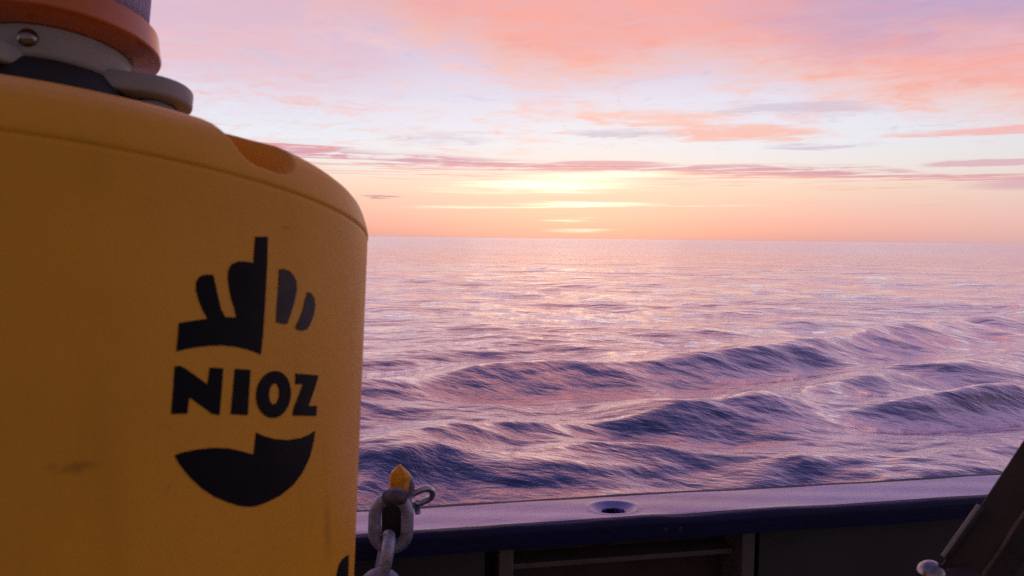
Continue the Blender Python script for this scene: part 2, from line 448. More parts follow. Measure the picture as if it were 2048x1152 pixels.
def crom(pts, amps, n=6):
    P = np.array(pts, float); a = np.array(amps, float)
    Q = np.vstack([2 * P[0] - P[1], P, 2 * P[-1] - P[-2]]); q = np.concatenate([[a[0]], a, [a[-1]]])
    out = []; oa = []
    for i in range(1, len(Q) - 2):
        for t in np.linspace(0, 1, n, endpoint=False):
            f = lambda z: 0.5 * (2 * z[i] + (z[i + 1] - z[i - 1]) * t + (2 * z[i - 1] - 5 * z[i] + 4 * z[i + 1] - z[i + 2]) * t * t + (3 * z[i] - z[i - 1] - 3 * z[i + 1] + z[i + 2]) * t ** 3)
            out.append(f(Q)); oa.append(q[i] + (q[i + 1] - q[i]) * t)
    return np.array(out + [P[-1]]), np.array(oa + [a[-1]])


# crests of the ship's own wash: points on the water and heights along them
RIDGES = [
    ([(-9, 19.5), (-4.65, 21.7), (-2.64, 23.1), (-0.36, 24.5), (2.99, 25.36), (6.83, 27.25), (11.72, 30.64), (15.88, 34.39), (20.5, 38.4), (25, 41)], [.38, .38, .38, .38, .34, .38, .4, .46, .62, .3], 2.0, 2.6),
    ([(-6, 12.6), (-3.15, 14.23), (-2.2, 14.92), (-1.26, 15.64), (-0.23, 16.57), (1.13, 17.12), (2.67, 17.5), (4.42, 18.51), (6.22, 19.5), (8.07, 20.96), (10.72, 23.1), (13.3, 24.18)], [.3, .38, .38, .36, .38, .40, .40, .30, .38, .28, .36, .1], 1.45, 2.1),
    ([(-6.5, 10.2), (-4.5, 11.1), (-2.64, 11.94), (-2.18, 12.52), (-1.72, 13.46), (-0.83, 13.82), (0.28, 13.86), (1.54, 14.42), (2.71, 14.6), (4.6, 15.3)], [.16, .2, .24, .26, .28, .24, .2, .22, .18, .06], 1.0, 1.6),
    ([(5.02, 17.98), (7.63, 18.51), (9.91, 19.09), (12.06, 20.16), (15, 20.4)], [.08, .2, .24, .4, .25], 1.3, 2.0),
    ([(4.0, 13.7), (5.5, 14.18), (6.87, 14.06), (7.75, 13.94), (9.53, 14.69), (11, 15.2)], [.12, .26, .14, .2, .2, .1], 1.0, 1.5),
    ([(5.0, 12.6), (5.79, 12.68), (7.17, 12.87), (8.68, 13.35), (9.8, 13.55), (12, 14)], [.06, .2, .12, .3, .26, .1], 0.9, 1.4),
]


def sea_height(x, y, sp):
    """x, y arrays; sp the local mesh spacing, which waves it can carry"""
    z = np.zeros_like(x)
    r2 = np.random.default_rng(5)
    warp = 0.25 * np.sin(x * 0.9 + y * 0.35 + 1.0) + 0.2 * np.sin(y * 1.1 - x * 0.6) + 0.12 * np.sin(2.3 * x + 1.9 * y)
    near = (y < 48) & (y > 7) & (np.abs(x) < 32)
    xs, ys, ws = x[near], y[near], warp[near]
    zz = np.zeros_like(xs)
    for pts, am, wf, wb in RIDGES:
        P, a = crom(pts, am)
        a = (0.45 * a + 0.55 * np.mean(am) * np.minimum(1, a / 0.12)) * 1.05
        P = P * (1 - a / 4.0)[:, None]; wf = wf * 0.85; wb = wb * 0.9
        wsum = np.zeros_like(xs); q = np.zeros_like(xs); amp = np.zeros_like(xs)
        for i in range(len(P) - 1):
            d = P[i + 1] - P[i]; L2 = d @ d
            t = np.clip(((xs - P[i, 0]) * d[0] + (ys - P[i, 1]) * d[1]) / L2, 0, 1)
            ex = xs - P[i, 0] - t * d[0]; ey = ys - P[i, 1] - t * d[1]
            w_ = (ex * ex + ey * ey + 0.05) ** -5
            perp = (d[1] * ex - d[0] * ey) / math.sqrt(L2)
            wsum += w_; q += w_ * perp; amp += w_ * (a[i] + (a[i + 1] - a[i]) * t)
        q /= wsum; amp /= wsum
        ends = np.minimum(np.hypot(xs - P[0, 0], ys - P[0, 1]), np.hypot(xs - P[-1, 0], ys - P[-1, 1]))
        amp = amp * np.clip(ends / 1.3, 0, 1)
        q = q + ws * 0.22
        f = np.where(q > 0, q / wf, -q / wb)
        zz += amp * (np.exp(-np.abs(f * 1.6) ** 1.6) - 0.30 * np.exp(-((f - 1.35) * 1.6) ** 2))
    z[near] += zz
    # wind sea
    for k in range(90):
        lam = 0.30 * (9.0 / 0.30) ** r2.random()
        th = math.radians(200 + r2.normal() * 42)
        sl = 0.018 if lam < 0.8 else (0.009 if lam < 2.4 else 0.013)
        a_ = sl * lam / (2 * math.pi)
        kk = 2 * math.pi / lam; ph = r2.random() * 6.28
        fade = np.clip((lam / sp - 2.5) / 3.0, 0, 1)
        arg = kk * (x * math.sin(th) + y * math.cos(th)) + ph + 0.5 * np.sin(0.31 * x + k) + 0.5 * np.sin(0.27 * y + 2 * k)
        z += a_ * fade * (np.sin(arg) + 0.18 * np.cos(2 * arg))
    for lam, sl in ((14, .012), (19, .012), (27, .01), (36, .01), (52, .008)):
        th = math.radians(195 + r2.normal() * 25); kk = 2 * math.pi / lam
        fade = np.clip((lam / sp - 2.5) / 3.0, 0, 1)
        z += sl * lam / 6.283 * fade * np.sin(kk * (x * math.sin(th) + y * math.cos(th)) + r2.random() * 6.28)
    return z


def build_sea():
    rs = [5.0]
    while rs[-1] < 150: rs.append(rs[-1] + max(0.04, rs[-1] ** 2 / (4 * 759) * 0.62))
    while rs[-1] < 40000: rs.append(rs[-1] * 1.09)
    rs = np.array(rs)
    th = np.concatenate([np.linspace(-100, -45, 40, endpoint=False), np.linspace(-45, 45, 1150, endpoint=False), np.linspace(45, 100, 41)]) * math.pi / 180
    Rr, T = np.meshgrid(rs, th, indexing='ij')
    x = Rr * np.sin(T); y = Rr * np.cos(T)
    sp = np.gradient(rs)[:, None] * np.ones_like(T)
    dth = np.gradient(th)[None, :] * Rr
    sp = np.maximum(sp * 0.6, dth)
    z = sea_height(x, y, sp)
    V = np.stack([x, y, z + SEA_Z], -1).reshape(-1, 3)
    F = grid_faces(len(rs), len(th))[:, ::-1]
    o = obj('sea', V, F, M['sea']); o['kind'] = 'structure'
    o['label'] = 'rippled sea reflecting the pink sunset sky'
    return o


build_sea()

# ------------------------------------------------------------------ deck and bulwark
z0 = CAM[2] - 0.48                                       # top of the cap rail
RD = np.array([math.cos(rad(11.1)), math.sin(rad(11.1)), 0]); RN = np.array([-RD[1], RD[0], 0]); UP = np.array([0, 0, 1.0])
R0 = np.array([0.154, 1.257, 0])                         # a point under the rail's inner edge
def rp(s, n, z): return R0 + RD * s + RN * n + UP * z
S0, S1 = -3.2, 4.6
def rbox(s0, s1, n0, n1, za, zb, bev=0.002):
    return boxv(rp((s0 + s1) / 2, (n0 + n1) / 2, (za + zb) / 2), RD, RN, UP, (s1 - s0) / 2, (n1 - n0) / 2, (zb - za) / 2, bev)

dv = np.array([rp(S0, 0.10, -0.01), rp(S1, 0.10, -0.01), rp(S1, -4.2, -0.01), rp(S0, -4.2, -0.01)])
dv = np.vstack([dv, dv - [0, 0, 0.05]])
dk = obj('deck', dv, [(3, 2, 1, 0), (4, 5, 6, 7), (0, 1, 5, 4), (1, 2, 6, 5), (2, 3, 7, 6), (3, 0, 4, 7)], M['deck'], smooth=False); dk['kind'] = 'structure'
dk['label'] = 'dark painted ship deck below the bulwark'

bw = thing('bulwark', tuple(rp(0, 0.07, 0)), 'dark ship bulwark with blue painted cap rail along the sea', 'bulwark')


def cap_rail():
    Wd, Th = 0.140, 0.036
    s = np.unique(np.concatenate([np.arange(S0, S1, 0.02), np.arange(-0.10, 0.19, 0.0022)]))
    hc, hn = 0.046, 0.066                              # centre of the countersunk hole
    # section from inner underside over the top to the outer underside
    sec = [(0.0, -Th)]
    R = 0.011
    for t in np.linspace(0, math.pi / 2, 7): sec.append((R - R * math.cos(t), -R + R * math.sin(t)))
    sec += [(n, 0.0) for n in np.arange(R + 0.003, Wd - R, 0.0022)]
    for t in np.linspace(0, math.pi / 2, 7): sec.append((Wd - R + R * math.sin(t), -R + R * math.cos(t)))
    sec.append((Wd, -Th))
    sec = np.array(sec)
    Sg, Kg = np.meshgrid(s, np.arange(len(sec)), indexing='ij')
    n = sec[Kg, 0]; z = sec[Kg, 1].copy()
    dist = np.hypot((Sg - hc) / 0.040, (n - hn) / 0.030)
    top = (sec[Kg, 1] > -0.004)
    dish = np.where(dist < 1, -0.011 * (1 - dist ** 2) ** 1.0, 0) + 0.0010 * np.exp(-((dist - 1.12) / 0.12) ** 2)
    hole = np.where(dist < 0.52, -0.040 * np.clip((0.56 - dist) / 0.05, 0, 1), 0)
    z += np.where(top, dish + hole, 0)
    wob = 0.0008 * np.sin(7.0 * Sg + 1) + 0.0004 * np.sin(19 * Sg + 9 * n * 10) + 0.0002 * np.sin(41 * Sg - 60 * n)
    # dents along the worn inner edge
    for c, a, w in ((-0.16, 0.004, 0.03), (0.17, -0.004, 0.05), (0.10, 0.0035, 0.03), (-0.42, -0.003, 0.05), (0.33, 0.003, 0.06), (-0.05, -0.003, 0.03)):
        wob = wob + 0.45 * a * np.exp(-((Sg - c) / w) ** 2) * np.exp(-((n - 0.012) / 0.012) ** 2)
    z += wob
    V = (R0 + RD * Sg[..., None] + RN * n[..., None] + UP * (z0 + z)[..., None]).reshape(-1, 3)
    F = grid_faces(len(s), len(sec))[:, ::-1]
    nn = len(sec)
    F2 = [tuple(f) for f in F]
    for i in range(len(s) - 1): F2.append((i * nn, (i + 1) * nn, (i + 1) * nn + nn - 1, i * nn + nn - 1))
    return V, F2


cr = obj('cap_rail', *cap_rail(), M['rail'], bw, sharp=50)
cr.data.materials.append(M['rail_top'])                  # top face: sky sheen put into a paler colour, plus worn chips
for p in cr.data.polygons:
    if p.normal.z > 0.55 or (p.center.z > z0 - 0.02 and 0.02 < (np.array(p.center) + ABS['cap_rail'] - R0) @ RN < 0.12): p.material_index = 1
obj('plate', *rbox(S0, S1, 0.112, 0.120, -0.6, z0 - 0.037), M['bay'], bw, smooth=False)
for s0, s1 in ((-2.2, -0.19), (0.318, 1.6)):
    obj('cover_panel', *rbox(s0, s1, 0.040, 0.046, 0.02, z0 - 0.0375), M['bulwark'], bw, smooth=False)
for s in (-0.155, 0.292):
    obj('stiffener', *rbox(s - 0.0125, s + 0.0125, 0.030, 0.1115, 0.02, z0 - 0.0372), M['rib'], bw, smooth=False)
obj('stringer', *rbox(-0.140, 0.277, 0.060, 0.1112, z0 - 0.098, z0 - 0.088), M['rib'], bw, smooth=False)
# rust blister and old fixing marks
rv, rf = lathe([(0, 0.006), (0.006, 0.005), (0.011, 0.002), (0.013, 0)], 14)
def onface(L, s, n, z): return rp(s, n, z) + L[:, :1] * RD * 1.3 + L[:, 1:2] * UP - L[:, 2:] * RN
obj('rust_blister', onface(rv, 0.045, 0.112, z0 - 0.076), rf, M['rust'], bw)
for s in (0.118, 0.145):
    obj('fixing_mark', onface(rv * [0.2, 0.35, 0.15], s, 0.0, z0 - 0.020), rf, M['dull_strip'], bw)

# ------------------------------------------------------------------ buoy
BC = CAM + np.array([-0.37209363, 0.61833734, 0.00623529])
ba = np.array([0.00227334, 0.20864847, 1.0]); ba /= np.linalg.norm(ba)
bx = np.cross([0, 1.0, 0], ba); bx /= np.linalg.norm(bx); by = np.cross(ba, bx)
def bf(L): L = np.asarray(L); return BC + L[:, :1] * bx + L[:, 1:2] * by + L[:, 2:] * ba
BR = 0.25

foot = bf([[0, 0, -1.5]])[0]
buoy = thing('marker_buoy', tuple(foot), 'large yellow plastic buoy with black hand logo and flashing lantern', 'buoy')


def hull():
    pr = [(0.0, -0.80), (0.10, -0.80), (0.20, -0.795), (0.235, -0.78), (0.249, -0.755), (0.25, -0.72)]
    pr += [(0.25, z) for z in np.arange(-0.68, -0.02, 0.02)]
    pr += [(0.25, -0.016), (0.25, -0.008), (0.2499, -0.003), (0.2499, -0.0014), (0.2494, -0.0007), (0.2492, 0.0), (0.2496, 0.0007), (0.2503, 0.0018)]
    top = [(0.2503, 0.004), (0.2495, 0.008), (0.2483, 0.012), (0.2462, 0.018), (0.2435, 0.024), (0.2385, 0.030), (0.2305, 0.036), (0.219, 0.0415), (0.207, 0.0455), (0.193, 0.050), (0.179, 0.055), (0.163, 0.060), (0.145, 0.0645), (0.125, 0.0680), (0.10, 0.070), (0.06, 0.0712), (0.0, 0.0716)]
    T = np.array(top); L = np.concatenate([[0], np.cumsum(np.hypot(*np.diff(T, axis=0).T))])
    u = np.concatenate([np.arange(0, 0.13, 0.0012), np.linspace(0.13, L[-1], 16)])
    pr += [(np.interp(q, L, T[:, 0]), np.interp(q, L, T[:, 1])) for q in u]
    pr = np.array(pr)
    th = np.concatenate([np.linspace(-55, -8, 200, endpoint=False), np.linspace(-8, 305, 160, endpoint=False)]) * math.pi / 180
    n = len(th)
    V = np.stack([np.cos(th)[:, None] * pr[:, 0], np.sin(th)[:, None] * pr[:, 0], np.ones(n)[:, None] * pr[:, 1]], -1)
    # hand-hold scooped out of the shoulder
    def scoop(V, thc, Rc, zc, ax):
        c = np.array([math.cos(thc), math.sin(thc), 0]); t = np.array([-c[1], c[0], 0]); k = np.array([0, 0, 1.0])
        d = -(c * 0.62 + k * 0.78)
        Q = V - (c * Rc + k * zc)
        q = np.stack([Q @ c, Q @ t, Q @ k], -1) / ax; dd = np.array([d @ c, d @ t, d @ k]) / ax
        g = lambda v: v[..., 0] ** 2 + np.abs(v[..., 1]) ** 3.6 + v[..., 2] ** 2 - 1      # a pocket with steep sides
        inside = g(q) < 0
        lo = np.zeros(q.shape[:2]); hi = np.full(q.shape[:2], 0.2)
        for it in range(30):
            mid_ = (lo + hi) / 2; in_ = g(q + mid_[..., None] * dd) < 0
            lo = np.where(in_, mid_, lo); hi = np.where(in_, hi, mid_)
        tt = lo
        return np.where(inside[..., None], V + tt[..., None] * d, V)
    V = scoop(V, rad(-30.5), 0.206, 0.043, np.array([0.080, 0.0295, 0.0375]))
    reg = (pr[:, 1] > 0.003)
    for it in range(3):
        A_ = V.copy()
        A_[1:-1, 1:-1] = (V[2:, 1:-1] + V[:-2, 1:-1] + V[1:-1, 2:] + V[1:-1, :-2]) / 4
        blend = np.zeros(V.shape[:2]); blend[1:199, :] = reg[None, :] * 1.0; blend[:, -18:] = 0
        V = V + (A_ - V) * blend[..., None] * 0.7
    V = V.reshape(-1, 3)
    F = grid_faces(n, len(pr), wrap_u=True)
    return bf(V), F


def wear_marks():
    """rubbed-in dirt: a smear low on the left, a nick by the shoulder, a run near the right edge, faint scuffs all over"""
    t = M['yellow'].node_tree; b = t.nodes['Principled BSDF']; src = b.inputs['Base Color'].links[0].from_socket
    tcn = t.nodes.new('ShaderNodeTexCoord'); sp_ = t.nodes.new('ShaderNodeSeparateXYZ'); t.links.new(tcn.outputs['Object'], sp_.inputs[0])
    wob_ = noise(t, tcn.outputs['Object'], 90, 4, 0.6) - 0.5
    px_, py_, pz_ = (X(t, sp_.outputs[i]) for i in range(3))
    tot = None
    for (s_, z_, wx, wz, k) in ((-0.2346, -0.1721, 0.0065, 0.0022, 0.5), (-0.2452, -0.1707, 0.0022, 0.0014, 0.35), (-0.1185, -0.0250, 0.0024, 0.0010, 0.55), (-0.0516, -0.2275, 0.004, 0.016, 0.35)):
        a_ = s_ / BR; p = bf([[BR * math.cos(a_), BR * math.sin(a_), z_]])[0] - foot
        e = (px_ - p[0] + wob_ * 0.01) / wx; g = (py_ - p[1]) / wx; h_ = (pz_ - p[2] + wob_ * 0.006) / wz
        m_ = mth(t, 'POWER', math.e, (e * e + g * g + h_ * h_) * -0.7) * k
        tot = m_ if tot is None else mth(t, 'MAXIMUM', tot, m_)
    mp = t.nodes.new('ShaderNodeMapping'); t.links.new(tcn.outputs['Object'], mp.inputs[0]); mp.inputs['Scale'].default_value = (1, 1, 0.12)
    runs = sstep(noise(t, mp.outputs[0], 22, 5, 0.65), 0.52, 0.72) * 0.28
    c1 = mixc(t, runs, src, (0.62, 0.27, 0.004, 1))
    scuff = sstep(noise(t, tcn.outputs['Object'], 45, 6, 0.7, 1.5), 0.64, 0.70) * 0.35
    c2 = mixc(t, scuff, c1, (0.42, 0.20, 0.02, 1))
    t.links.new(mixc(t, tot, c2, (0.20, 0.085, 0.006, 1)), b.inputs['Base Color'])
wear_marks()
obj('hull', *hull(), M['yellow'], buoy)
# tail tube and ballast foot standing on the deck
obj('tail_tube', *lathe([(0.045, -0.79), (0.045, -1.40), (0.16, -1.42), (0.16, -1.50), (0.0, -1.50)], 32, bf), M['galv'], buoy, sharp=40)

LOGO = {
    'hand': [(-0.1431,-0.0352),(-0.1335,-0.0334),(-0.1326,-0.0510),(-0.1324,-0.0761),(-0.1326,-0.0959),(-0.1333,-0.1087),(-0.1389,-0.1072),(-0.1448,-0.1060),(-0.1524,-0.1050),(-0.1612,-0.1047),(-0.1696,-0.1054),(-0.1775,-0.1067),(-0.1836,-0.1081),(-0.1891,-0.1097),(-0.1889,-0.1014),(-0.1889,-0.0934),(-0.1833,-0.0920),(-0.1771,-0.0906),(-0.1721,-0.0896),(-0.1751,-0.0853),(-0.1783,-0.0794),(-0.1803,-0.0735),(-0.1807,-0.0697),(-0.1797,-0.0665),(-0.1775,-0.0645),(-0.1743,-0.0635),(-0.1704,-0.0632),(-0.1687,-0.0683),(-0.1664,-0.0758),(-0.1637,-0.0834),(-0.1608,-0.0875),(-0.1576,-0.0874),(-0.1533,-0.0870),(-0.1550,-0.0817),(-0.1575,-0.0764),(-0.1594,-0.0703),(-0.1608,-0.0641),(-0.1608,-0.0593),(-0.1588,-0.0550),(-0.1544,-0.0527),(-0.1488,-0.0519),(-0.1434,-0.0520),(-0.1434,-0.0444)],
    'finger': [(-0.1225,-0.0529),(-0.1182,-0.0519),(-0.1125,-0.0527),(-0.1080,-0.0554),(-0.1054,-0.0590),(-0.1047,-0.0642),(-0.1061,-0.0705),(-0.1087,-0.0786),(-0.1123,-0.0876),(-0.1170,-0.0880),(-0.1224,-0.0873),(-0.1226,-0.0784),(-0.1222,-0.0665)],
    'finger2': [(-0.0935,-0.0640),(-0.0893,-0.0643),(-0.0854,-0.0671),(-0.0837,-0.0723),(-0.0850,-0.0788),(-0.0889,-0.0863),(-0.0925,-0.0897),(-0.0972,-0.0909),(-0.1021,-0.0906),(-0.1046,-0.0891),(-0.1006,-0.0830),(-0.0975,-0.0765),(-0.0961,-0.0702)],
    'N': [(-0.1894,-0.1181),(-0.1866,-0.1176),(-0.1827,-0.1194),(-0.1692,-0.1279),(-0.1686,-0.1181),(-0.1599,-0.1181),(-0.1598,-0.1289),(-0.1602,-0.1457),(-0.1650,-0.1450),(-0.1797,-0.1355),(-0.1802,-0.1447),(-0.1894,-0.1448),(-0.1893,-0.1352)],
    'I': [(-0.1519,-0.1182),(-0.1406,-0.1184),(-0.1406,-0.1461),(-0.1528,-0.1453)],
    'Z': [(-0.1018,-0.1194),(-0.0758,-0.1199),(-0.0774,-0.1249),(-0.0857,-0.1408),(-0.0756,-0.1409),(-0.0759,-0.1478),(-0.1025,-0.1469),(-0.1018,-0.1424),(-0.0934,-0.1264),(-0.1013,-0.1266)],
    'smile': [(-0.1335,-0.1567),(-0.1267,-0.1593),(-0.1178,-0.1613),(-0.1058,-0.1625),(-0.0926,-0.1618),(-0.0840,-0.1601),(-0.0763,-0.1577),(-0.0773,-0.1646),(-0.0812,-0.1748),(-0.0879,-0.1837),(-0.0982,-0.1919),(-0.1103,-0.1972),(-0.1214,-0.1999),(-0.1297,-0.2013),(-0.1347,-0.2012),(-0.1425,-0.1998),(-0.1509,-0.1967),(-0.1597,-0.1928),(-0.1683,-0.1872),(-0.1767,-0.1797),(-0.1825,-0.1729),(-0.1858,-0.1676),(-0.1807,-0.1661),(-0.1732,-0.1650),(-0.1635,-0.1644),(-0.1532,-0.1652),(-0.1440,-0.1673),(-0.1345,-0.1700),(-0.1341,-0.1650)],
    'mark': [(-0.0314,-0.2761),(-0.0321,-0.2628),(-0.0277,-0.2561),(-0.0200,-0.2535),(-0.0091,-0.2535),(-0.0008,-0.2545),(0.0007,-0.2702),(-0.0001,-0.2839)],
}
tt = np.linspace(0, 2 * math.pi, 41)[:-1]
O_OUT = [(-0.1202 + 0.0151 * math.cos(t), -0.1333 + 0.0149 * math.sin(t)) for t in tt]
O_IN = [(-0.1205 + 0.0043 * math.cos(t), -0.1330 + 0.0066 * math.sin(t)) for t in tt]


def decal(name, loops, part, label=None):
    """a flat print bent round the hull, 0.4 mm thick"""
    bm = bmesh.new()
    for lp in loops:
        vs = [bm.verts.new((s, z, 0)) for s, z in lp]
        for i in range(len(vs)): bm.edges.new((vs[i], vs[(i + 1) % len(vs)]))
    bmesh.ops.triangle_fill(bm, use_beauty=True, use_dissolve=False, edges=list(bm.edges))
    s0 = min(v.co.x for v in bm.verts); s1 = max(v.co.x for v in bm.verts)
    for s in np.arange(s0 + 0.002, s1, 0.003):
        bmesh.ops.bisect_plane(bm, geom=list(bm.verts) + list(bm.edges) + list(bm.faces), plane_co=(s, 0, 0), plane_no=(1, 0, 0))
    bmesh.ops.recalc_face_normals(bm, faces=list(bm.faces))
    ex = bmesh.ops.extrude_face_region(bm, geom=list(bm.faces))
    for g in ex['geom']:
        if isinstance(g, bmesh.types.BMVert): g.co.z = 0.001
    bmesh.ops.recalc_face_normals(bm, faces=list(bm.faces))
    bm.verts.index_update()
    V = []
    for v in bm.verts:
        a_ = v.co.x / BR; r = BR - 0.0006 + v.co.z
        V.append((r * math.cos(a_), r * math.sin(a_), v.co.y))
    F = [tuple(v.index for v in f.verts) for f in bm.faces]; bm.free()
    o = obj(name, bf(V), F, M['black_vinyl'], part, smooth=False)
    if label: o['label'] = label
    return o


logo = decal('logo_hand', [LOGO['hand']], buoy, 'black hand emblem with one finger pointing up')
for q in ('finger', 'finger2'):
    fo = decal('logo_finger', [LOGO[q]], buoy, 'worn dark grey finger stroke of the emblem')
    fo.data.materials.clear(); fo.data.materials.append(M['worn_vinyl'])
decal('logo_smile', [LOGO['smile']], buoy, 'black crescent below the letters')
decal('letter', [LOGO['N']], buoy, 'black letter N'); decal('letter', [LOGO['I']], buoy, 'black letter I')
decal('letter', [O_OUT, O_IN], buoy, 'black letter O'); decal('letter', [LOGO['Z']], buoy, 'black letter Z')
decal('side_mark', [LOGO['mark']], buoy, 'black print at the right edge of the hull')

# lantern
LC = (-0.004, -0.012)
obj('rubber_gasket', *lathe([(0.0, 0.070), (0.064, 0.070), (0.063, 0.100), (0.054, 0.1145), (0.0, 0.1145)], 64, bf, LC), M['rubber'], buoy, sharp=40)
lan = obj('lantern_base', *lathe([(0.0, 0.114), (0.050, 0.114), (0.0535, 0.1155), (0.0550, 0.119), (0.0550, 0.1395), (0.0, 0.1395)], 96, bf, LC), M['grey_plastic'], buoy, sharp=50)
obj('lantern_skirt', *lathe([(0.050, 0.1405), (0.056, 0.1405), (0.0735, 0.1455), (0.0765, 0.1465), (0.0772, 0.1478), (0.0738, 0.1675), (0.0728, 0.1685), (0.0, 0.1690)], 96, bf, LC), M['orange'], lan, sharp=22)
def ribbed(n, r, amp, z0_, z1_, th_):
    t = np.linspace(0, 2 * math.pi, n * 8, endpoint=False)
    ro = r + amp * (0.5 + 0.5 * np.cos(t * n)); zs = np.linspace(z0_, z1_, 6)
    prof = [(ro, z) for z in zs] + [(ro * 0 + r * 0.9, z1_ + 0.012), (ro * 0 + r * 0.9 - th_, z1_ + 0.008)] + [(ro * 0 + r - th_, z) for z in zs[::-1]]
    V = np.stack([np.stack([LC[0] + np.cos(t) * q, LC[1] + np.sin(t) * q, np.full_like(t, z)], -1) for q, z in prof], 1).reshape(-1, 3)
    return bf(V), grid_faces(len(t), len(prof), wrap_u=True, wrap_v=True)
obj('lens', *ribbed(56, 0.0630, 0.0022, 0.1705, 0.262, 0.0035), M['clear'], lan)
obj('lens_cap', *lathe([(0.0, 0.2755), (0.04, 0.275), (0.056, 0.2735), (0.056, 0.262), (0.0, 0.262)], 48, bf, LC), M['clear'], lan, sharp=40)
obj('lamp_core', *lathe([(0.0, 0.170), (0.016, 0.170), (0.016, 0.25), (0.0, 0.25)], 32, bf, LC), M['grey_plastic'], lan, sharp=40)


def ear(az):
    """a mounting lug with a bolt hole, pointing out from the lantern's foot"""
    u = np.array([math.cos(az), math.sin(az)]); w = np.array([-u[1], u[0]])
    end, wd, r_h = 0.072, 0.033, 0.012
    pts = []
    for t in np.linspace(-math.pi / 2, math.pi / 2, 17): pts.append((end + wd * math.cos(t) * 1.0, wd * math.sin(t)))
    pts += [(0.030, wd), (0.030, -wd)]
    bm = bmesh.new()
    def ring(pp): 
        vs = [bm.verts.new((p[0], p[1], 0)) for p in pp]
        for i in range(len(vs)): bm.edges.new((vs[i], vs[(i + 1) % len(vs)]))
    ring(pts); ring([(end + 0.006 + r_h * math.cos(t), r_h * math.sin(t)) for t in np.linspace(0, 2 * math.pi, 25)[:-1]])
    bmesh.ops.triangle_fill(bm, use_beauty=True, edges=list(bm.edges))
    ex = bmesh.ops.extrude_face_region(bm, geom=list(bm.faces))
    for g in ex['geom']:
        if isinstance(g, bmesh.types.BMVert): g.co.z = 0.0165
    bmesh.ops.recalc_face_normals(bm, faces=list(bm.faces))
    ed = [e for e in bm.edges if len(e.link_faces) == 2 and e.calc_face_angle(0) > 1.0]
    bmesh.ops.bevel(bm, geom=ed, offset=0.003, segments=3, profile=0.5, affect='EDGES')
    bm.verts.index_update()
    V = np.array([tuple(v.co) for v in bm.verts]); F = [tuple(v.index for v in f.verts) for f in bm.faces]; bm.free()
    L = np.stack([LC[0] + V[:, 0] * u[0] + V[:, 1] * w[0], LC[1] + V[:, 0] * u[1] + V[:, 1] * w[1], 0.1055 + V[:, 2]], -1)
    return bf(L), F
for az in (17, 137, 240):
    obj('mounting_lug', *ear(rad(az)), M['grey_plastic'], lan, sharp=40)
    obj('lug_spacer', *lathe([(0.0, 0.066), (0.019, 0.066), (0.019, 0.1035), (0.0, 0.1035)], 24, bf, (LC[0] + 0.074 * math.cos(rad(az)), LC[1] + 0.074 * math.sin(rad(az)))), M['grey_plastic'], lan, sharp=40)
# dome-headed bolts in the side of the base
def side_bolt(az):
    V, F = lathe([(0.0072, -0.002), (0.0072, 0.0008), (0.0066, 0.0024), (0.0050, 0.0042), (0.0026, 0.0053), (0.0, 0.0056)], 24)
    u = np.array([math.cos(az), math.sin(az), 0]); w = np.array([-u[1], u[0], 0]); k = np.array([0, 0, 1.0])
    L = np.array([LC[0], LC[1], 0.1285]) + u * 0.0550 + V[:, :1] * w + V[:, 1:2] * k + V[:, 2:] * u
    return bf(L), F
for az in (-79, 41, 161): obj('bolt', *side_bolt(rad(az)), M['bolt'], lan)

# ------------------------------------------------------------------ chain over the rail, its hook and shackle
def at(x, y, depth):                                     # a point in the room from a direction seen in the photograph
    d = (x - 1024) / 1518 * rt - (y - 576) / 1518 * up + fw
    return CAM + d * (depth / d[1])


def link_path(c, ax, side, length, width, n=14):
    """centre line of a chain link: stadium with long axis ax, lying in the plane of ax and side"""
    c = np.array(c); ax = np.array(ax) / np.linalg.norm(ax); side = np.array(side) - ax * (np.array(side) @ ax); side /= np.linalg.norm(side)
    r = width / 2; h = length / 2 - r; P = []
    for t in np.linspace(-math.pi / 2, math.pi / 2, n): P.append(c + ax * (h + r * math.cos(t)) + side * r * math.sin(t))
    for t in np.linspace(math.pi / 2, 1.5 * math.pi, n): P.append(c + ax * (-h + r * math.cos(t)) + side * r * math.sin(t))
    return P


DC = 1.135
chain = thing('mooring_chain', tuple(at(783, 1050, DC) * [1, 1, 0]), 'grey galvanised chain hanging down inside the bulwark from the rail', 'chain')
L1 = at(782, 1046, DC)
wire = 0.0098
obj('link', *tube(link_path(L1, [0.03, -0.02, 1], [1, 0.1, 0], 0.078, 0.0495), wire, 14, True), M['galv'], chain)
pos = at(768, 1124, DC - 0.012); axv = np.array([0.20, 0.02, 1.0]); sd_ = np.array([0.25, -1.0, 0.30])
for k in range(9):
    obj('link', *tube(link_path(pos, axv, sd_, 0.078, 0.0495), wire, 14, True), M['galv'], chain)
    nx = np.array([0.10 * math.sin(k), 0.03, 1.0])
    pos = pos - axv / np.linalg.norm(axv) * 0.029 - nx / np.linalg.norm(nx) * 0.029
    sd_ = np.cross(axv, sd_); axv = nx

hook = thing('rail_hook', tuple(rp(-0.40, 0.05, z0)), 'small steel hook on the rail with its tip wrapped in yellow tape', 'hook')
HD = 1.165
